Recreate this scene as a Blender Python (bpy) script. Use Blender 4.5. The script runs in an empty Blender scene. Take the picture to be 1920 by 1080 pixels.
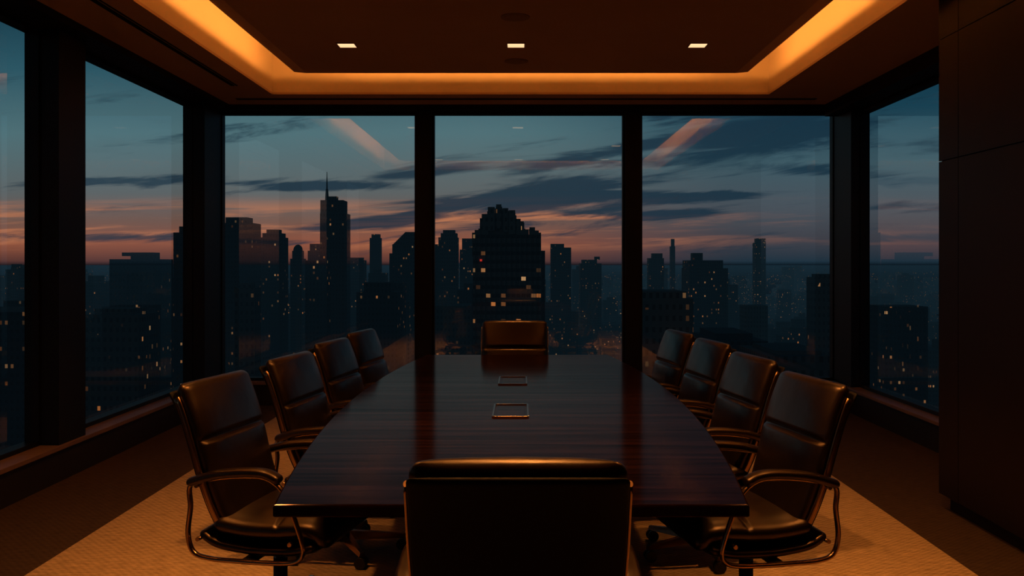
import bpy, bmesh, math, random
from mathutils import Vector, Matrix
random.seed(7)
S=bpy.context.scene
try:
    S.view_settings.view_transform='Standard'
    S.view_settings.look='None'
except Exception as e: print(e)
COL=S.collection

def lin(r,g,b):
    def f(c):
        c/=255.0
        return c/12.92 if c<=0.04045 else ((c+0.055)/1.055)**2.4
    return (f(r),f(g),f(b),1)

# ---------------- node helpers ----------------
class NT:
    def __init__(s,tree): s.t=tree; s.n=tree.nodes; s.l=tree.links
    def set(s,sock,v):
        if isinstance(v,bpy.types.NodeSocket): s.l.new(v,sock)
        elif v is not None:
            if hasattr(sock,'default_value') and hasattr(sock.default_value,'__len__') and not hasattr(v,'__len__'):
                sock.default_value=[v]*len(sock.default_value)
            else: sock.default_value=v
    def m(s,op,a,b=None,c=None,clamp=False):
        n=s.n.new('ShaderNodeMath'); n.operation=op; n.use_clamp=clamp
        s.set(n.inputs[0],a)
        if b is not None: s.set(n.inputs[1],b)
        if c is not None: s.set(n.inputs[2],c)
        return n.outputs[0]
    def mix(s,f,a,b,mode='MIX'):
        n=s.n.new('ShaderNodeMix'); n.data_type='RGBA'; n.blend_type=mode
        s.set(n.inputs[0],f); s.set(n.inputs[6],a); s.set(n.inputs[7],b)
        return n.outputs[2]
    def ss(s,x,a,b):
        n=s.n.new('ShaderNodeMapRange'); n.interpolation_type='SMOOTHSTEP'
        s.set(n.inputs[0],x); n.inputs[1].default_value=a; n.inputs[2].default_value=b
        n.inputs[3].default_value=0; n.inputs[4].default_value=1
        return n.outputs[0]
    def comb(s,x,y,z):
        n=s.n.new('ShaderNodeCombineXYZ')
        s.set(n.inputs[0],x); s.set(n.inputs[1],y); s.set(n.inputs[2],z)
        return n.outputs[0]
    def sep(s,v):
        n=s.n.new('ShaderNodeSeparateXYZ'); s.l.new(v,n.inputs[0]); return n.outputs
    def noise(s,v,scale=1,detail=4,rough=0.5,dist=0):
        n=s.n.new('ShaderNodeTexNoise'); s.set(n.inputs['Vector'],v)
        n.inputs['Scale'].default_value=scale; n.inputs['Detail'].default_value=detail
        n.inputs['Roughness'].default_value=rough; n.inputs['Distortion'].default_value=dist
        return n.outputs[0]
    def ramp(s,f,stops):
        n=s.n.new('ShaderNodeValToRGB'); s.set(n.inputs[0],f); e=n.color_ramp.elements
        while len(e)<len(stops): e.new(0.5)
        for i,(p,c) in enumerate(stops): e[i].position=p; e[i].color=c
        return n.outputs[0]
    def mapping(s,v,scale):
        n=s.n.new('ShaderNodeMapping'); s.l.new(v,n.inputs[0]); n.inputs['Scale'].default_value=scale
        return n.outputs[0]
    def bump(s,h,strength,dist):
        n=s.n.new('ShaderNodeBump'); s.set(n.inputs['Height'],h)
        n.inputs['Strength'].default_value=strength; n.inputs['Distance'].default_value=dist
        return n.outputs[0]
    def schlick(s,f0,k,p=5.0):
        """surface fresnel: f0 + k*(1-|cos|)^p, same on both sides of a pane"""
        g=s.n.new('ShaderNodeNewGeometry'); dt=s.n.new('ShaderNodeVectorMath'); dt.operation='DOT_PRODUCT'
        s.l.new(g.outputs['Incoming'],dt.inputs[0]); s.l.new(g.outputs['Normal'],dt.inputs[1])
        c=s.m('SUBTRACT',1.0,s.m('ABSOLUTE',dt.outputs['Value']),clamp=True)
        return s.m('MULTIPLY_ADD',s.m('POWER',c,p),k,f0,clamp=True)

def newmat(name):
    m=bpy.data.materials.new(name); m.use_nodes=True
    T=NT(m.node_tree); b=T.n['Principled BSDF']
    return m,T,b
def pos(T): return T.n.new('ShaderNodeNewGeometry').outputs['Position']
def objc(T): return T.n.new('ShaderNodeTexCoord').outputs['Object']

def simple(name,col,rough=0.6,metal=0.0,nscale=0,namp=0.15,bumpd=0.0,spec=0.5):
    m,T,b=newmat(name)
    c=(col[0],col[1],col[2],1)
    if nscale:
        v=T.noise(objc(T),nscale,4)
        b.inputs['Base Color'].default_value=c
        lo=tuple(x*(1-namp) for x in col[:3])+(1,); hi=tuple(x*(1+namp) for x in col[:3])+(1,)
        T.set(b.inputs['Base Color'],T.mix(v,lo,hi))
        if bumpd: T.set(b.inputs['Normal'],T.bump(v,0.5,bumpd))
    else: b.inputs['Base Color'].default_value=c
    b.inputs['Roughness'].default_value=rough; b.inputs['Metallic'].default_value=metal
    b.inputs['Specular IOR Level'].default_value=spec
    return m

M={}
M['ceil']=simple('ceiling_paint',(.47,.34,.27),.8,0,3,.06,spec=.2)
M['cove']=simple('cove_paint',(.62,.52,.42),.8,0,2,.04)
M['frame']=simple('window_frame_metal',(.008,.008,.009),.5,0.0,8,.2,spec=.25)
M['wall']=simple('wall_dark_paint',(.026,.019,.015),.65,0,4,.1,spec=.3)
M['sill']=simple('sill_wood',(.26,.15,.09),.5,0,6,.2)
M['metal']=simple('bronze_metal',(.44,.27,.15),.25,1.0,20,.1)
M['darkmetal']=simple('dark_metal',(.03,.028,.027),.35,.7,10,.1)
M['plastic']=simple('caster_plastic',(.012,.012,.012),.4,0,10,.1)
M['slot']=simple('slot_black',(.006,.005,.005),.8,0,10,.1,spec=.1)
M['speaker']=simple('speaker_grille',(.28,.20,.155),.8,0,200,.3)
M['leather_matte']=simple('leather_back_shell',(.0045,.003,.0025),.6,0,60,.2,.0004,spec=.2)
# leather
m,T,b=newmat('leather'); v=T.noise(objc(T),6,5); v2=T.noise(objc(T),220,3)
T.set(b.inputs['Base Color'],T.mix(v,(.003,.0018,.0013,1),(.009,.0045,.003,1)))
T.set(b.inputs['Roughness'],T.m('MULTIPLY_ADD',v,.22,.22))
b.inputs['Specular IOR Level'].default_value=.8
b.inputs['Specular Tint'].default_value=(1,.72,.5,1)
T.set(b.inputs['Normal'],T.bump(T.m('ADD',T.m('MULTIPLY',v2,.12),T.noise(objc(T),9,2,.4,.5)),.35,.007))
M['leather']=m
# cabinet wood
m,T,b=newmat('panel_wood'); p=pos(T)
g=T.noise(T.mapping(p,(30,30,1.2)),1,6,.6); g2=T.noise(T.mapping(p,(120,120,3)),1,3)
T.set(b.inputs['Base Color'],T.mix(T.m('MULTIPLY_ADD',g2,.4,T.m('MULTIPLY',g,.6)),(.005,.0022,.0016,1),(.018,.0075,.0045,1)))
b.inputs['Roughness'].default_value=.5; b.inputs['Specular IOR Level'].default_value=.18
M['panel']=m
# table wood : stained diffuse under a satin lacquer
m=bpy.data.materials.new('mahogany'); m.use_nodes=True; T=NT(m.node_tree); T.n.clear(); p=objc(T)
g=T.noise(T.mapping(p,(1.0,26,1)),1,6,.6,.4); g2=T.noise(T.mapping(p,(3,140,1)),1,4,.6)
f=T.m('ADD',T.m('MULTIPLY',g,.65),T.m('MULTIPLY',g2,.35))
o=T.n.new('ShaderNodeOutputMaterial'); df=T.n.new('ShaderNodeBsdfDiffuse'); gl=T.n.new('ShaderNodeBsdfGlossy'); mx=T.n.new('ShaderNodeMixShader')
T.set(df.inputs[0],T.ramp(f,[(.35,(.0035,.0016,.0013,1)),(.5,(.011,.004,.003,1)),(.65,(.027,.009,.006,1))]))
T.set(gl.inputs['Color'],T.ramp(f,[(.35,(.66,.46,.41,1)),(.65,(.92,.68,.60,1))]))
T.set(gl.inputs['Roughness'],T.m('MULTIPLY_ADD',g2,.10,.07))
bn=T.bump(g2,.05,.001); T.set(gl.inputs['Normal'],bn)
T.set(mx.inputs[0],T.schlick(.028,.56,5.0))
T.l.new(df.outputs[0],mx.inputs[1]); T.l.new(gl.outputs[0],mx.inputs[2]); T.l.new(mx.outputs[0],o.inputs[0])
M['table']=m
# carpets
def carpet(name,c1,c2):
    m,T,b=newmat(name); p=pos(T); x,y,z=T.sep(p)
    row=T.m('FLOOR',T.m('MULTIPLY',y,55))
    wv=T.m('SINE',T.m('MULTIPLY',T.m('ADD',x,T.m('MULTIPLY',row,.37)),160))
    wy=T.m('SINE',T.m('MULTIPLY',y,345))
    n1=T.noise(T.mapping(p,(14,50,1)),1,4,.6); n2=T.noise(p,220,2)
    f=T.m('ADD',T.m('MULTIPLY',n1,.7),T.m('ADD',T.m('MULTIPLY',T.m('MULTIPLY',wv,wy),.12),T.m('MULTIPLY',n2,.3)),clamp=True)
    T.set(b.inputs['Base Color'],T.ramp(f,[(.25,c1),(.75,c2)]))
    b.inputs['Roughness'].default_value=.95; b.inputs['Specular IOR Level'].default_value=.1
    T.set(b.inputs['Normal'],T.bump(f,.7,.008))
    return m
M['carpet']=carpet('carpet_tan_lit',(.34,.225,.12,1),(.90,.67,.40,1))
M['carpetd']=carpet('carpet_brown_shaded',(.055,.036,.025,1),(.12,.078,.053,1))  # darker copy carries the shade outside the cove's light edge
# glass
def glassmat():
    m=bpy.data.materials.new('window_glass'); m.use_nodes=True; T=NT(m.node_tree); T.n.clear()
    o=T.n.new('ShaderNodeOutputMaterial'); tr=T.n.new('ShaderNodeBsdfTransparent'); tr.inputs[0].default_value=(.80,.88,.90,1)
    gl=T.n.new('ShaderNodeBsdfGlossy'); gl.inputs['Roughness'].default_value=0.0; gl.inputs['Color'].default_value=(1,1,1,1)
    mx=T.n.new('ShaderNodeMixShader')
    T.set(mx.inputs[0],T.schlick(.12,.85,5.0))
    T.l.new(tr.outputs[0],mx.inputs[1]); T.l.new(gl.outputs[0],mx.inputs[2]); T.l.new(mx.outputs[0],o.inputs[0])
    return m
M['glass']=glassmat()
def emis(name,col,st):
    m=bpy.data.materials.new(name); m.use_nodes=True; T=NT(m.node_tree); T.n.clear()
    o=T.n.new('ShaderNodeOutputMaterial'); e=T.n.new('ShaderNodeEmission'); e.inputs[0].default_value=col; e.inputs[1].default_value=st
    T.l.new(e.outputs[0],o.inputs[0]); return m
M['lamp']=emis('downlight_lens',(1,.60,.30,1),1.3)
M['street']=emis('street_light_glow',(1,.38,.12,1),.40)
M['streetc']=emis('street_light_cool',(.6,.8,1,1),.15)
M['red']=emis('red_beacon',(1,.05,.03,1),.6)
# facade
def facade(name,base,lit,cw,ch,strength):
    m,T,b=newmat(name)
    geo=T.n.new('ShaderNodeNewGeometry'); P=geo.outputs['Position']; x,y,z=T.sep(P); nx,ny,nz=T.sep(geo.outputs['Normal'])
    u=T.m('DIVIDE',T.m('ADD',x,y),cw); v=T.m('DIVIDE',z,ch)
    fu=T.m('FRACT',u); fv=T.m('FRACT',v)
    mk=T.m('MULTIPLY',T.m('MULTIPLY',T.m('GREATER_THAN',fu,.25),T.m('LESS_THAN',fu,.72)),T.m('MULTIPLY',T.m('GREATER_THAN',fv,.30),T.m('LESS_THAN',fv,.75)))
    mk=T.m('MULTIPLY',mk,T.m('LESS_THAN',T.m('ABSOLUTE',nz),.5))
    wn=T.n.new('ShaderNodeTexWhiteNoise'); wn.noise_dimensions='3D'
    T.l.new(T.comb(T.m('FLOOR',u),T.m('FLOOR',v),T.m('FLOOR',T.m('DIVIDE',x,60))),wn.inputs[0])
    clus=T.noise(P,.02,2)
    thr=T.m('SUBTRACT',1.0,T.m('MULTIPLY',T.ss(clus,.35,.7),lit*2))
    on=T.m('MULTIPLY',T.m('GREATER_THAN',wn.outputs[0],thr),mk)
    T.set(b.inputs['Base Color'],T.mix(mk,base,tuple(k*.35 for k in base[:3])+(1,)))
    b.inputs['Roughness'].default_value=.8
    b.inputs['Specular IOR Level'].default_value=.1
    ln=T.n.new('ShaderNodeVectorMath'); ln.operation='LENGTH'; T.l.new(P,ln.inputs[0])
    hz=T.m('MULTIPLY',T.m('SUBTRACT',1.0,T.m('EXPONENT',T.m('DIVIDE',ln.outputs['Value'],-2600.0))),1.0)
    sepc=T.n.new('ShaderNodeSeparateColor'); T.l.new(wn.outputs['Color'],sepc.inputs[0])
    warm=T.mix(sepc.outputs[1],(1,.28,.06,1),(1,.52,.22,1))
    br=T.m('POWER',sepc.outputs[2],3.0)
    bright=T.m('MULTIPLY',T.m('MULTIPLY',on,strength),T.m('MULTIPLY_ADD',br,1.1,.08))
    em=T.mix(1.0,T.mix(bright,(0,0,0,1),warm),T.mix(hz,(0,0,0,1),(.009,.022,.032,1)),'ADD')  # distance haze put into the facade as a bluish glow
    T.set(b.inputs['Emission Color'],em); b.inputs['Emission Strength'].default_value=1.0
    return m
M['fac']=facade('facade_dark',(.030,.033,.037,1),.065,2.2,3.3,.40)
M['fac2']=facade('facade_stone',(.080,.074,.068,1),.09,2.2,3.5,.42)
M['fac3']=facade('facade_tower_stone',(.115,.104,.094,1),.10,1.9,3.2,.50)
m,T,b=newmat('city_ground'); P=pos(T)
T.set(b.inputs['Base Color'],T.mix(T.noise(P,.01,4),(.01,.011,.012,1),(.035,.038,.04,1)))
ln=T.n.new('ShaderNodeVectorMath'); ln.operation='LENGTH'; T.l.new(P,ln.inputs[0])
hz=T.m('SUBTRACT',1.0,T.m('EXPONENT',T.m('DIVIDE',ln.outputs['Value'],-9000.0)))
T.set(b.inputs['Emission Color'],T.mix(hz,(0,0,0,1),(.010,.024,.036,1))); b.inputs['Emission Strength'].default_value=1  # ground glows bluer with distance, haze painted into its emission
b.inputs['Specular IOR Level'].default_value=0
M['ground']=m

# ---------------- mesh helpers ----------------
class B:
    def __init__(s): s.bm=bmesh.new(); s.mats=[]
    def mi(s,k):
        if k not in s.mats: s.mats.append(k)
        return s.mats.index(k)
    def box(s,x0,x1,y0,y1,z0,z1,k):
        i=s.mi(k); v=[s.bm.verts.new((x,y,z)) for x in (x0,x1) for y in (y0,y1) for z in (z0,z1)]
        for q in ((0,1,3,2),(4,6,7,5),(0,4,5,1),(2,3,7,6),(0,2,6,4),(1,5,7,3)):
            f=s.bm.faces.new([v[a] for a in q]); f.material_index=i
        return v
    def poly(s,pts,k):
        f=s.bm.faces.new([s.bm.verts.new(p) for p in pts]); f.material_index=s.mi(k)
    def cyl(s,c,r,h,k,axis='Z',n=24,r2=None):
        i=s.mi(k); r2=r if r2 is None else r2; A=[];Bv=[]
        for j in range(n):
            a=2*math.pi*j/n; ca,sa=math.cos(a),math.sin(a)
            def P(rr,o):
                if axis=='Z': return (c[0]+rr*ca,c[1]+rr*sa,c[2]+o)
                if axis=='Y': return (c[0]+rr*ca,c[1]+o,c[2]+rr*sa)
                return (c[0]+o,c[1]+rr*ca,c[2]+rr*sa)
            A.append(s.bm.verts.new(P(r,0))); Bv.append(s.bm.verts.new(P(r2,h)))
        for j in range(n):
            f=s.bm.faces.new((A[j],A[(j+1)%n],Bv[(j+1)%n],Bv[j])); f.material_index=i; f.smooth=True
        f=s.bm.faces.new(A[::-1]); f.material_index=i
        if r2>1e-5:
            f=s.bm.faces.new(Bv); f.material_index=i
    def mesh(s,name):
        bmesh.ops.recalc_face_normals(s.bm,faces=s.bm.faces)
        me=bpy.data.meshes.new(name); s.bm.to_mesh(me); s.bm.free()
        for k in s.mats: me.materials.append(M[k])
        return me
    def obj(s,name,parent=None,bevel=0):
        o=bpy.data.objects.new(name,s.mesh(name)); COL.objects.link(o)
        if parent: o.parent=parent
        if bevel:
            md=o.modifiers.new('bevel','BEVEL'); md.width=bevel; md.segments=3; md.limit_method='ANGLE'
        return o

def catmull(pts,n):
    P=[Vector(p) for p in pts]; out=[]
    segs=len(P)-1
    for k in range(n+1):
        t=k/n*segs; i=min(int(t),segs-1); u=t-i
        p0=P[max(i-1,0)];p1=P[i];p2=P[i+1];p3=P[min(i+2,segs)]
        out.append(0.5*((2*p1)+(-p0+p2)*u+(2*p0-5*p1+4*p2-p3)*u*u+(-p0+3*p1-3*p2+p3)*u**3))
    return out

def loft(bm,path,hw,ht,mi,n=32,endr=.03,seams=(),seamw=.012,ex=4.0,front=1,y0=0,wfun=None,puff=0,gd=.5,tfun=None):
    pts=catmull([(a,0,b) for a,b in path],n*2)
    L=[0]
    for i in range(1,len(pts)): L.append(L[-1]+(pts[i]-pts[i-1]).length)
    tot=L[-1]; rings=[]; NS=48
    ss=[]
    for e in (0,.03,.1,.2,.35,.55,.75,1.0): ss.append(endr*e)
    k=int((tot-2*endr)/.008)
    for j in range(1,k): ss.append(endr+(tot-2*endr)*j/k)
    for e in (1.0,.75,.55,.35,.2,.1,.03,0): ss.append(tot-endr*e)
    for q in ss:
        i=0
        while i<len(L)-2 and L[i+1]<q: i+=1
        u=(q-L[i])/max(L[i+1]-L[i],1e-9); p=pts[i].lerp(pts[i+1],u)
        t=(pts[min(i+2,len(pts)-1)]-pts[max(i-1,0)]).normalized()
        nrm=Vector((t.z,0,-t.x))*front
        d=min(q,tot-q); r=1.0
        if d<endr: r=math.sqrt(max(1-(1-d/endr)**2,0.0))
        r=max(r,.08)
        w=(wfun(q/tot) if wfun else hw); w=w-(1-r)*endr
        th=(tfun(q/tot) if tfun else ht)*r
        g=0
        for sm in seams: g=max(g,math.exp(-((q-sm*tot)/seamw)**2))
        ring=[]
        for a in range(NS):
            an=2*math.pi*a/NS; c,s_=math.cos(an),math.sin(an)
            cy=math.copysign(abs(c)**(2/ex),c)*w; cn=math.copysign(abs(s_)**(2/2.6),s_)*th
            if s_>0:
                cn+=puff*(1-(cy/w)**2)*r
                cn*=(1-gd*g)
            ring.append(bm.verts.new(p+nrm*cn+Vector((0,cy+y0,0))))
        rings.append(ring)
    for a,b_ in zip(rings[:-1],rings[1:]):
        for j in range(NS):
            f=bm.faces.new((a[j],a[(j+1)%NS],b_[(j+1)%NS],b_[j])); f.smooth=True; f.material_index=mi
    for r_ in (rings[0][::-1],rings[-1]):
        f=bm.faces.new(r_); f.material_index=mi; f.smooth=True

def tube(bm,pts,rx,rn,mi,closed=False,n=10):
    rings=[]; N=len(pts)
    for i,p in enumerate(pts):
        a=pts[(i-1)%N] if (closed or i>0) else pts[i]; b_=pts[(i+1)%N] if (closed or i<N-1) else pts[i]
        t=(b_-a).normalized(); side=Vector((0,1,0)); side=(side-t*side.dot(t)).normalized(); nn=t.cross(side)
        rings.append([bm.verts.new(p+side*rx*math.cos(2*math.pi*j/n)+nn*rn*math.sin(2*math.pi*j/n)) for j in range(n)])
    R=list(zip(rings[:-1],rings[1:]))
    if closed: R.append((rings[-1],rings[0]))
    for a,b_ in R:
        for j in range(n):
            f=bm.faces.new((a[j],a[(j+1)%n],b_[(j+1)%n],b_[j])); f.smooth=True; f.material_index=mi
    if not closed:
        for r_ in (rings[0][::-1],rings[-1]):
            f=bm.faces.new(r_); f.material_index=mi

# ---------------- camera ----------------
CH=1.44
cam=bpy.data.cameras.new('camera'); co=bpy.data.objects.new('camera',cam); COL.objects.link(co)
co.location=(0,0,CH); co.rotation_euler=(math.pi/2,0,0)
cam.sensor_width=36; cam.lens=36*1733/1920
cam.shift_x=-17/1920; cam.shift_y=-48/1920; cam.clip_end=60000; cam.clip_start=.05
S.camera=co

# ---------------- room ----------------
XL,XR,YB,YF=-3.03,3.15,9.30,-1.6
ZC=3.02
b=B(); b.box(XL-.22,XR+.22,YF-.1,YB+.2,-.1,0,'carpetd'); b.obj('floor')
b=B(); b.box(-2.27,2.09,-.6,8.55,0.0005,.008,'carpet'); b.obj('carpet_light_pool')  # lighter inset paints the cove's light pool into the carpet colour
ox0,ox1,oy0,oy1=-2.34,2.33,3.0,8.69; ZS=3.42
b=B()
b.box(XL+.11,ox0,YF,YB-.05,ZC,ZC+.02,'ceil'); b.box(ox1,XR-.11,YF,YB-.05,ZC,ZC+.02,'ceil')
b.box(ox0,ox1,YF,oy0,ZC,ZC+.02,'ceil'); b.box(ox0,ox1,oy1,YB-.05,ZC,ZC+.02,'ceil')
b.box(ox0-.02,ox0-.0,oy0,oy1,ZC+.02,ZS,'cove'); b.box(ox1,ox1+.02,oy0,oy1,ZC+.02,ZS,'cove')
b.box(ox0-.02,ox1+.02,oy1,oy1+.02,ZC+.02,ZS,'cove'); b.box(ox0-.02,ox1+.02,oy0-.02,oy0,ZC+.02,ZS,'cove')
b.box(ox0-.02,ox1+.02,oy0-.02,oy1+.02,ZS,ZS+.05,'cove')
b.box(XL-.22,XR+.22,YF-.1,YB+.2,ZS+.06,ZS+.2,'ceil')
b.obj('ceiling')
px,py0,py1,pz=1.93,3.35,8.30,CH+1.70
qx,qy0,qy1,qz=2.06,3.25,8.40,CH+1.73
b=B(); i=b.mi('ceil'); V=b.bm.verts.new; F=b.bm.faces.new
lo=[V(p) for p in ((-px,py0,pz),(px,py0,pz),(px,py1,pz),(-px,py1,pz))]
mi_=[V(p) for p in ((-qx,qy0,qz),(qx,qy0,qz),(qx,qy1,qz),(-qx,qy1,qz))]
hi=[V(p) for p in ((-qx,qy0,qz+.03),(qx,qy0,qz+.03),(qx,qy1,qz+.03),(-qx,qy1,qz+.03))]
F(lo); F(hi)
for a,c in ((lo,mi_),(mi_,hi)):
    for j in range(4): F((a[j],a[(j+1)%4],c[(j+1)%4],c[j]))
b.obj('ceiling_tray_panel')
b=B(); b.box(-2.59,-2.555,3.0,8.25,ZC-.005,ZC-.0005,'slot'); b.box(-2.54,-2.53,3.0,8.25,ZC-.005,ZC-.0005,'slot'); b.obj('air_slot_diffuser')
b=B(); b.box(-2.75,2.85,8.90,8.935,ZC-.005,ZC-.0005,'slot'); b.box(-2.75,2.85,8.95,8.96,ZC-.005,ZC-.0005,'slot'); b.obj('air_slot_diffuser')
def downlight(x,y,power,ang=100):
    b=B(); h=.065
    b.box(x-h,x+h,y-h,y+h,pz-.006,pz-.002,'lamp')
    for (a,c,d,e) in ((x-h-.008,x-h,y-h-.008,y+h+.008),(x+h,x+h+.008,y-h-.008,y+h+.008),(x-h,x+h,y-h-.008,y-h),(x-h,x+h,y+h,y+h+.008)):
        b.box(a,c,d,e,pz-.008,pz,'ceil')
    o=b.obj('downlight_seen_or_added')
    if power:
        l=bpy.data.lights.new('downlight_or_fill_bulb','SPOT'); l.energy=power; l.color=(1,.37,.08); l.spot_size=math.radians(ang); l.spot_blend=.8; l.shadow_soft_size=.065
        lo_=bpy.data.objects.new('downlight_or_fill_bulb',l); COL.objects.link(lo_); lo_.location=(x,y,pz-.012); lo_.parent=o
downlight(-1.36,7.22,20); downlight(1.38,7.22,20); downlight(-.04,7.22,90,80)
for x in (-1.36,1.38):
    downlight(x,3.6,92,125); downlight(x,5.4,32,105)  # invented rows above the view, added as room fill and chair rim light
downlight(-.04,3.6,240,105)  # added unseen lamp for the near chair's top highlight
for y in (6.4,7.8):
    b=B(); b.cyl((-.04,y,pz-.006),.10,.006,'speaker'); b.cyl((-.04,y,pz-.009),.08,.003,'speaker'); b.obj('ceiling_speaker')
def strip(x,y,L,rot,power):
    l=bpy.data.lights.new('cove_led_strip','AREA'); l.shape='RECTANGLE'; l.size=L; l.size_y=.05; l.energy=power; l.color=(1,.34,.055)
    o=bpy.data.objects.new('cove_led_strip',l); COL.objects.link(o); o.location=(x,y,pz+.085); o.rotation_euler=rot
cy=(py0+py1)/2; R=math.radians
PW=5.5
strip(-1.86,cy,4.9,(R(110),0,R(90)) ,PW*4.9)
strip( 1.86,cy,4.9,(R(110),0,R(-90)),PW*4.9)
strip(0,py1-.08,3.7,(R(110),0,0),PW*3.7*.7)
strip(0,py0+.08,3.7,(R(110),0,R(180)),PW*3.7)

def window(n,axis,at,a0,a1,z0,z1,t=.05,d=.09):
    b=B()
    def bx(u0,u1,v0,v1,z0_,z1_,k):
        if axis=='Y': b.box(u0,u1,at+v0,at+v1,z0_,z1_,k)
        else: b.box(at+v0,at+v1,u0,u1,z0_,z1_,k)
    bx(a0,a0+t,-d/2,d/2,z0,z1,'frame'); bx(a1-t,a1,-d/2,d/2,z0,z1,'frame')
    bx(a0+t,a1-t,-d/2,d/2,z0,z0+t,'frame'); bx(a0+t,a1-t,-d/2,d/2,z1-t,z1,'frame')
    if axis=='Y': P=[(a0+t,at,z0+t),(a1-t,at,z0+t),(a1-t,at,z1-t),(a0+t,at,z1-t)]
    else: P=[(at,a0+t,z0+t),(at,a1-t,z0+t),(at,a1-t,z1-t),(at,a0+t,z1-t)]
    b.poly(P,'glass')
    return b.obj('window_%d'%n)
ZW0,ZW1=.24,2.97; ZWR=2.90
b=B()
b.box(XL-.21,XR+.21,YB,YB+.18,0,ZW0-.03,'wall'); b.box(XL-.21,XR+.21,YB-.05,YB+.18,ZW1,ZS+.06,'frame')
for a,c in ((-1.055,-.905),(1.055,1.205)): b.box(a,c,YB+.02,YB+.18,ZW0,ZW1,'frame')
b.box(XL-.21,XL-.01,YB-.42,YB+.18,ZW0,ZW1,'frame'); b.box(XR+.02,XR+.20,YB-.42,YB+.18,ZW0,ZW1,'frame')
b.obj('wall_back')
window(1,'Y',YB+.12,-3.06,-1.05,ZW0,ZW1,.03); window(2,'Y',YB+.12,-.91,1.06,ZW0,ZW1,.03); window(3,'Y',YB+.12,1.2,3.19,ZW0,ZW1,.03)
b=B(); b.box(XL,XR,YB-.02,YB+.18,ZW0-.03,ZW0,'sill'); b.obj('trim_1',bevel=.004)
b=B()
b.box(XL-.21,XL,YF,YB,0,ZW0-.03,'wall'); b.box(XL-.21,XL+.11,YF,YB-.05,ZW1,ZS+.06,'frame')
for a,c in ((6.06,6.43),(2.75,3.40),(YF,.35)): b.box(XL-.21,XL-.0,a,c,ZW0,ZW1,'frame')
b.obj('wall_left')
window(4,'X',XL-.17,6.42,8.90,ZW0,ZW1,.03); window(5,'X',XL-.17,3.39,6.07,ZW0,ZW1,.03); window(6,'X',XL-.17,.34,2.76,ZW0,ZW1,.03)
b=B(); b.box(XL-.21,XL+.02,YF,YB-.03,ZW0-.03,ZW0,'sill'); b.obj('trim_2',bevel=.004)
b=B()
b.box(XR,XR+.21,YF,YB,0,ZW0-.03,'wall'); b.box(XR-.11,XR+.21,YF,YB-.05,ZWR,ZS+.06,'frame')
b.box(XR,XR+.21,YF,5.9,ZW0,ZWR,'wall')
b.obj('wall_right')
window(7,'X',XR+.15,5.88,8.90,ZW0,ZWR,.03)
b=B(); b.box(XR-.02,XR+.21,5.45,YB-.03,ZW0-.03,ZW0,'sill'); b.obj('trim_3',bevel=.004)
b=B(); b.box(XL-.21,XR+.21,YF-.1,YF,0,ZS+.06,'panel'); b.obj('wall_front')
CX,CY=2.45,5.42
b=B()
b.box(CX+.02,XR-.001,YF,CY-.01,.09,ZC-.002,'slot')
b.box(CX+.05,XR-.001,YF,CY-.04,0.001,.09,'panel')
g=.003
ys=[CY,5.18,3.95,2.72,1.49,.26,-.97,YF]; zs=[.09,2.03,2.74,ZC-.004]
for j in range(len(ys)-1):
    for k in range(3):
        b.box(CX,CX+.019,ys[j+1]+g,ys[j]-(g if j else 0),zs[k]+(g if k else 0),zs[k+1]-g,'panel')
b.box(CX+.02,XR-.002,CY-.009,CY,.09,ZC-.004,'panel')
b.obj('wood_cabinet_wall')

# ---------------- table ----------------
tc=-.028; TY0,TY1=2.63,6.91
def hw(y):
    t=(y-(TY0+TY1)/2)/((TY1-TY0)/2); return .678+.15*(1-t*t)
tab=bpy.data.objects.new('conference_table',None); COL.objects.link(tab); tab.location=(tc,4.77,0)
b=B()
def outline(inset,z):
    o=[]
    n=40
    for j in range(n+1):
        y=TY0+(TY1-TY0)*j/n; yy=max(min(y,TY1-inset),TY0+inset); o.append((hw(y)-inset,yy-4.77,z))
    for j in range(n,-1,-1):
        y=TY0+(TY1-TY0)*j/n; yy=max(min(y,TY1-inset),TY0+inset); o.append((-hw(y)+inset,yy-4.77,z))
    return [b.bm.verts.new(p) for p in o]
levels=[(.035,.708),(.004,.714),(0,.718),(0,.743),(.003,.748),(.007,.75)]
rr=[outline(*l) for l in levels]; k=b.mi('table')
for a,c in zip(rr[:-1],rr[1:]):
    n=len(a)
    for j in range(n): F2=b.bm.faces.new((a[j],a[(j+1)%n],c[(j+1)%n],c[j]))
b.bm.faces.new(rr[0][::-1]); b.bm.faces.new(rr[-1])
b.obj('table_top',tab)
b=B()
for y0 in (-1.35,.75):
    b.box(-.34,.34,y0,y0+.6,.10,.712,'table'); b.box(-.40,.40,y0-.06,y0+.66,.009,.10,'darkmetal')
b.box(-.04,.04,-.75,.75,.35,.6,'table')
b.obj('pedestal_base',tab,bevel=.006)
for y0,y1 in ((4.12,4.46),(5.22,5.54)):
    b=B(); xa,xb=-.122-tc,.027-tc; ya,yb=y0-4.77,y1-4.77; w=.008
    b.box(xa,xb,ya,yb,.7495,.7512,'darkmetal')
    for q in ((xa-w,xa,ya-w,yb+w),(xb,xb+w,ya-w,yb+w),(xa,xb,ya-w*1.8,ya),(xa,xb,yb,yb+w*1.8)): b.box(*q,.7495,.757,'metal')
    b.box(xa+.01,xb-.01,ya+.01,yb-.01,.7512,.7525,'table')
    b.obj('power_hatch',tab,bevel=.0015)

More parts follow.
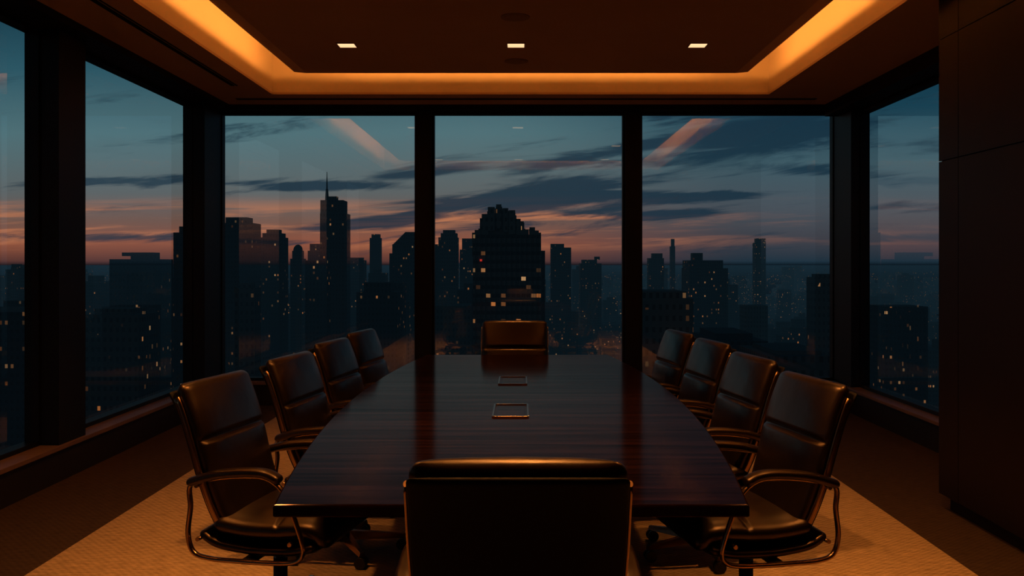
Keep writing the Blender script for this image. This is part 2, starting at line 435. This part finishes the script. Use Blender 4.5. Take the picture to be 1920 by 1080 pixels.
# ---------------- chair ----------------
def wback(t): return .230+.026*math.sin(min(t*1.25,1)*math.pi/2)
backp=[(-.185,.43),(-.225,.52),(-.262,.63),(-.292,.74),(-.33,.86),(-.378,.975)]
def mk(fn,name):
    b=B(); fn(b); return b.mesh(name)
def f_back(b):
    loft(b.bm,backp,.25,.036,b.mi('leather'),seams=(.60,) ,seamw=.009,wfun=wback,puff=.016,front=1,endr=.034,gd=.5,ex=5.5)
def f_shell(b):
    sp=[(x-.038,z-.008) for x,z in backp[:-1]]+[(-.378-.036,.975-.030)]
    loft(b.bm,sp,.25,.012,b.mi('leather_matte'),wfun=lambda t: wback(t)+.002,front=1,endr=.014,ex=7)
def f_seat(b):
    loft(b.bm,[(-.24,.45),(-.12,.432),(.0,.43),(.10,.438),(.17,.43),(.225,.385)],.258,.044,b.mi('leather'),seams=(.55,),seamw=.008,puff=.014,front=-1,endr=.036,gd=.25)
    loft(b.bm,[(-.285,.42),(-.22,.380),(-.10,.362),(.0,.360),(.09,.365),(.18,.385)],.266,.026,b.mi('leather'),front=-1,endr=.02,ex=6)
def f_frame(b):
    mi=b.mi('metal')
    for s in (-1,1):
        loop=[(-.305,.605),(-.20,.632),(-.08,.645),(.0,.640),(.060,.60),(.095,.53),(.130,.44),(.145,.375),(.11,.337),(0,.328),(-.12,.328),(-.23,.331),(-.296,.352),(-.318,.42),(-.308,.52)]
        n=len(loop); P=[Vector((a,s*.282,c)) for a,c in loop]; pts=[]
        for i in range(n):
            p0,p1,p2,p3=P[i-1],P[i],P[(i+1)%n],P[(i+2)%n]
            for q in range(6):
                u=q/6; pts.append(0.5*((2*p1)+(-p0+p2)*u+(2*p0-5*p1+4*p2-p3)*u*u+(-p0+3*p1-3*p2+p3)*u**3))
        tube(b.bm,pts,.013,.009,mi,True)
        bp=catmull([(x-.022,0,z) for x,z in backp],30)[:28]
        pts=[]
        for i,p in enumerate(bp):
            t=i/30; pts.append(Vector((p.x,s*(wback(t)+.006),p.z)))
        tube(b.bm,pts,.006,.013,mi)
        for (x,z) in ((-.285,.60),(-.28,.40),(.09,.40)):
            b.cyl((x,s*.235 if s>0 else -.285,z),.008,.05,'metal','Y',10)
def f_arms(b):
    for s in (-1,1):
        loft(b.bm,[(-.315,.612),(-.2,.646),(-.08,.660),(.0,.657),(.055,.632)],.030,.017,b.mi('leather'),front=-1,endr=.016,ex=2.6,y0=s*.282)
def f_base(b):
    b.cyl((-.08,0,.06),.028,.20,'darkmetal'); b.cyl((-.08,0,.26),.018,.08,'metal'); b.box(-.18,.04,-.10,.10,.314,.342,'darkmetal')
    b.box(-.10,-.06,-.285,.285,.318,.336,'darkmetal')
    for k in range(5):
        a=2*math.pi*k/5+.3; d=Vector((math.cos(a),math.sin(a),0)); e=Vector((-d.y,d.x,0)); o=Vector((-.08,0,0)); i=b.mi('metal')
        def sec(r,w,z0,z1): return [b.bm.verts.new(o+d*r+e*w+Vector((0,0,z0))),b.bm.verts.new(o+d*r-e*w+Vector((0,0,z0))),b.bm.verts.new(o+d*r-e*w*.6+Vector((0,0,z1))),b.bm.verts.new(o+d*r+e*w*.6+Vector((0,0,z1)))]
        s0=sec(.02,.026,.072,.115); s1=sec(.30,.015,.066,.085)
        for j in range(4): f=b.bm.faces.new((s0[j],s0[(j+1)%4],s1[(j+1)%4],s1[j])); f.material_index=i
        f=b.bm.faces.new(s1); f.material_index=i; f=b.bm.faces.new(s0[::-1]); f.material_index=i
        c=o+d*.285
        b.cyl((c.x,c.y-.026,.036),.027,.018,'plastic','Y',16); b.cyl((c.x,c.y+.008,.036),.027,.018,'plastic','Y',16)
        b.cyl((c.x,c.y-.01,.036),.008,.02,'darkmetal','Y',8); b.cyl((c.x,c.y,.036),.007,.04,'darkmetal','Z',8)
PARTS=[('backrest',mk(f_back,'backrest')),('back_shell',mk(f_shell,'back_shell')),('seat',mk(f_seat,'seat')),('side_frame',mk(f_frame,'side_frame')),
       ('armrest',mk(f_arms,'armrest')),('base',mk(f_base,'base'))]
def chair(x,y,rot):
    e=bpy.data.objects.new('office_chair',None); COL.objects.link(e)
    e.rotation_euler=(0,0,math.radians(rot)); e.location=(x,y,.0)
    for n,me in PARTS:
        o=bpy.data.objects.new(n,me); COL.objects.link(o); o.parent=e
chair(-.007,2.53,90)
chair(-.05,7.0,-90)
for (xb,yb,r) in ((-1.27,3.77,-11),(-1.18,4.63,-9),(-1.15,5.50,-9),(-1.11,6.28,-9)):
    a=math.radians(r); chair(xb+.39*math.cos(a),yb+.39*math.sin(a),r)
for (xb,yb,r) in ((1.20,3.74,11),(1.18,4.60,9),(1.16,5.48,9),(1.09,6.22,9)):
    a=math.radians(180+r); chair(xb+.39*math.cos(a),yb+.39*math.sin(a),180+r)

# ---------------- city ----------------
GZ=-180.0; FPX=1733
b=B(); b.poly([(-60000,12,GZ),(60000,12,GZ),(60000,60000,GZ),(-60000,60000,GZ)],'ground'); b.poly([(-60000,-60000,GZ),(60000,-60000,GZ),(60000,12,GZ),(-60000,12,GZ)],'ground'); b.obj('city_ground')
FOOT=[]
def W(px_,py_,d): return ((px_-977)*d/FPX, CH+(492-py_)*d/FPX)
def tower(name,d,tiers,dep=None,mat='fac',extra=None):
    b=B(); zb=GZ
    w0=(tiers[0][1]-tiers[0][0])*d/FPX; D=dep or w0
    cyy=d+D/2
    for n_,(a,c,t) in enumerate(tiers):
        x0,z=W(a,t,d); x1,_=W(c,t,d); dd=D*min(1,(x1-x0)/w0)
        if n_==0: FOOT.append((x0-2,x1+2,cyy-dd/2-2,cyy+dd/2+2))
        b.box(x0,x1,cyy-dd/2,cyy+dd/2,zb,z,mat); zb=z-.01
    if extra: extra(b,d,cyy,D)
    return b.obj(name)
tower('skyscraper',600,[(415,473,418),(420,460,407)])
tower('skyscraper',700,[(488,530,445),(491,526,437),(497,520,430)])
def dome(b,d,cy_,D):
    x,z=W(556,470,d); r=9*d/FPX
    for k in range(6):
        a0=k/6*math.pi/2;a1=(k+1)/6*math.pi/2
        b.cyl((x,cy_,z+r*1.3*math.sin(a0)),r*math.cos(a0),r*1.3*(math.sin(a1)-math.sin(a0)),'fac',n=16,r2=max(r*math.cos(a1),.02))
tower('skyscraper',900,[(544,568,485),(547,565,470)],extra=dome)
tower('skyscraper',950,[(577,600,470),(580,597,457)])
def spire(b,d,cy_,D):
    x,z=W(608,375,d); _,z2=W(608,320,d)
    b.cyl((x,cy_,z-1),1.5,(z2-z)*.45,'fac',n=8,r2=.9); b.cyl((x,cy_,z+(z2-z)*.4),.6,(z2-z)*.6,'fac',n=6,r2=.2)
tower('skyscraper',650,[(600,648,400),(600,643,375),(612,628,367)],extra=spire)
tower('skyscraper',560,[(572,612,488)])
tower('skyscraper',1100,[(650,682,488),(655,678,483)])
tower('skyscraper',1200,[(693,713,446),(696,711,439)])
def slope(b,d,cy_,D):
    x0,z0=W(737,458,d);x1,z1=W(779,458,d);xm,zm=W(760,435,d); xn,_=W(779,437,d); i=b.mi('fac')
    A=[b.bm.verts.new(p) for p in ((x0,cy_-D/2,z0),(x1,cy_-D/2,z1),(xn,cy_-D/2,zm),(xm,cy_-D/2,zm))]
    C=[b.bm.verts.new((v.co.x,cy_+D/2,v.co.z)) for v in A]
    for j in range(4): b.bm.faces.new((A[j],A[(j+1)%4],C[(j+1)%4],C[j])).material_index=i
    b.bm.faces.new(A).material_index=i; b.bm.faces.new(C[::-1]).material_index=i
tower('skyscraper',800,[(730,782,475),(735,781,458)],extra=slope)
tower('skyscraper',850,[(822,858,445),(826,856,437),(830,852,431)],mat='fac2')
tower('skyscraper',900,[(800,822,458)])
tower('skyscraper',1000,[(862,890,468),(866,886,447)])
def crown(b,d,cy_,D):
    y0=cy_-D/2
    rnd=random.Random(3)
    for k in range(14):
        a=889+k*9.5; x,z=W(a,440,d); w=.40
        b.box(x-w,x+w,y0-.8,y0+.2,GZ,z,'fac3')
    for a,t in ((889,436),(895,431),(987,430),(998,426),(1005,432),(1011,436),(903,409),(909,401),(972,410),(979,417),(921,388),(948,390),(960,394),(935,383)):
        x,z=W(a,t,d); w=rnd.uniform(.7,1.3)
        for yy in (y0+1.5,cy_+D/4): b.box(x-w,x+w,yy-w,yy+w,z-9,z,'fac3')
    x,z=W(902,488,d); b.box(x-.4,x+.4,y0-1.4,y0-.8,z-.4,z+.4,'red')
tower('skyscraper',350,[(888,1013,440),(896,985,428),(901,982,414),(906,968,402),(912,960,394),(921,948,388),(928,940,384)],mat='fac3',extra=crown)
tower('skyscraper',420,[(1013,1022,470)],dep=20)
tower('skyscraper',1100,[(1033,1071,464),(1033,1058,457)])
tower('skyscraper',1300,[(1088,1128,494),(1092,1120,487),(1116,1126,481)])
tower('skyscraper',1300,[(1217,1245,484),(1224,1243,475)])
tower('skyscraper',1800,[(1257,1266,462),(1259,1265,448)])
tower('skyscraper',900,[(1293,1365,503),(1294,1357,488),(1305,1324,474)],dep=45)
tower('skyscraper',1500,[(1416,1436,455),(1419,1436,447)],mat='fac2')
tower('skyscraper',700,[(1397,1440,573)],mat='fac2')
tower('skyscraper',420,[(1527,1575,520),(1535,1572,514)],mat='fac2')
tower('skyscraper',260,[(1195,1300,560),(1205,1290,547)],mat='fac3',dep=25)
tower('skyscraper',480,[(205,292,486),(235,275,473),(215,240,480)])
tower('skyscraper',520,[(325,372,436),(331,352,424)])
tower('skyscraper',520,[(668,745,548),(680,730,530)])
tower('skyscraper',300,[(1340,1440,640),(1350,1420,628)],mat='fac',dep=40)
tower('skyscraper',230,[(1440,1560,668),(1460,1550,660)],mat='fac2',dep=30)
tower('skyscraper',380,[(440,478,540),(446,470,530)],mat='fac2')
tower('skyscraper',350,[(-150,60,585)],mat='fac'); tower('skyscraper',330,[(160,260,590),(170,240,580)],mat='fac2')
tower('skyscraper',480,[(1660,1740,575)],mat='fac')
b=B()
for k in range(4300):
    d=200+5600*random.random()**1.35; ang=math.radians(random.uniform(-50,50))
    x=d*math.tan(ang)*1.0; y=d
    w=random.uniform(14,34)*(1+d/6000); l=random.uniform(16,36)
    h=random.choice((20,28,35,45,60,80,105))*random.uniform(.7,1.15)
    if d<420: h=min(h,75)
    if abs(x/d)<.30 and d<330: h=min(h,50)
    r1,r2=random.random(),random.random()
    if d>1200 and r1<.025: h=random.uniform(130,178)
    if d>500 and d<1300 and x<40 and r2<.12: h=random.uniform(130,176)
    if any(x+w/2>q[0] and x-w/2<q[1] and y+l>q[2] and y<q[3] for q in FOOT): continue
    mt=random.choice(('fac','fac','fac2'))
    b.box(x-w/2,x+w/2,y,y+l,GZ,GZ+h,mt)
    if random.random()<.5:
        b.box(x-w/4,x+w/5,y+l*.2,y+l*.6,GZ+h,GZ+h+random.uniform(3,10),mt)
    if random.random()<.2:
        b.cyl((x+w*.3,y+l*.5,GZ+h),2.2,5,mt,n=8)
for k in range(6000):
    d=420+8500*random.random()**1.1; x=d*math.tan(math.radians(random.uniform(-48,48)))
    s=random.uniform(.25,.70)*(d/1733); z=GZ+random.uniform(8,90)*(1 if random.random()<.8 else 1.5)
    b.box(x-s/2,x+s/2,d,d+s,z,z+s,'street' if random.random()<.78 else 'streetc')  # loose glowing cubes as city lights, joined into the buildings mesh
b.obj('city_buildings_and_lights')

# ---------------- world ----------------
w=bpy.data.worlds.new('dusk_sky'); S.world=w; w.use_nodes=True; T=NT(w.node_tree)
bg=T.n['Background']
d=T.n.new('ShaderNodeTexCoord').outputs['Generated']; x,y,z=T.sep(d)
yc=T.m('MAXIMUM',T.m('ABSOLUTE',y),.25); u=T.m('DIVIDE',x,yc); v=T.m('DIVIDE',z,yc)
vr=T.m('DIVIDE',v,.5,clamp=True)
base=T.ramp(vr,[(0,lin(96,58,54)),(.04,lin(160,90,68)),(.09,lin(132,96,84)),(.15,lin(108,110,110)),(.28,lin(94,126,132)),(.42,lin(54,98,112)),(.6,lin(12,52,70)),(1,lin(6,32,46))])
base2=T.ramp(vr,[(0,lin(34,54,68)),(.05,lin(72,70,78)),(.12,lin(82,88,96)),(.22,lin(70,96,106)),(.34,lin(32,74,92)),(.48,lin(12,52,72)),(1,lin(6,28,42))])
sk=T.mix(T.ss(u,-.05,.26),base,base2)
vs=T.m('SUBTRACT',v,T.m('MULTIPLY',u,.03))
st=T.noise(T.comb(T.m('MULTIPLY',u,3.0),1.7,T.m('MULTIPLY',vs,60)),1,5,.6,.3)
band=T.m('MULTIPLY',T.ss(v,.008,.03),T.m('SUBTRACT',1.0,T.ss(v,.045,.075)))
sk=T.mix(T.m('MULTIPLY',T.m('MULTIPLY',T.ss(st,.48,.62),band),T.m('SUBTRACT',.80,T.m('MULTIPLY',T.ss(u,.08,.26),.65))),sk,lin(222,134,92))
cl=[(-.218,.083,.13,.006,-.02,.9),(.02,.075,.14,.022,.10,1.1),(.10,.120,.16,.010,.22,.9),(.25,.135,.15,.032,.10,1.1),(.20,.071,.075,.006,.03,1.2),
    (.16,.052,.05,.005,.04,1.0),(-.14,.045,.08,.007,.10,.9),(-.44,.088,.12,.008,0,.9),(-.45,.027,.16,.006,0,.9),(.32,.100,.12,.010,-.05,.8),(-.30,.022,.10,.005,0,.7),(.42,.06,.10,.008,0,.8),
    (-.10,.098,.06,.006,.12,.7),(-.02,.040,.06,.005,.05,.8)]
dens=None
for (cu,cv,su,sv,sl,wt) in cl:
    du=T.m('SUBTRACT',u,cu); dv=T.m('SUBTRACT',T.m('SUBTRACT',v,cv),T.m('MULTIPLY',du,sl))
    a=T.m('POWER',T.m('DIVIDE',T.m('ABSOLUTE',du),su),2.0); c=T.m('POWER',T.m('DIVIDE',T.m('ABSOLUTE',dv),sv),2.0)
    gss=T.m('MULTIPLY',T.m('EXPONENT',T.m('MULTIPLY',T.m('ADD',a,c),-1.0)),wt)
    dens=gss if dens is None else T.m('MAXIMUM',dens,gss)
vt=T.m('SUBTRACT',v,T.m('MULTIPLY',u,.12))
c1=T.noise(T.comb(T.m('MULTIPLY_ADD',u,5.0,4.3),.4,T.m('MULTIPLY',vt,48)),1,8,.64,.6)
dn=T.m('ADD',T.m('MULTIPLY',dens,.58),T.m('MULTIPLY',T.m('SUBTRACT',c1,.5),1.8))
sk=T.mix(T.m('MULTIPLY',T.m('MULTIPLY',T.ss(dn,.12,.44),.88),T.ss(v,.0,.02)),sk,lin(26,53,70))
sk=T.mix(T.ss(z,-.004,.002),lin(12,22,30),sk)
T.set(bg.inputs[0],sk); bg.inputs[1].default_value=1.0
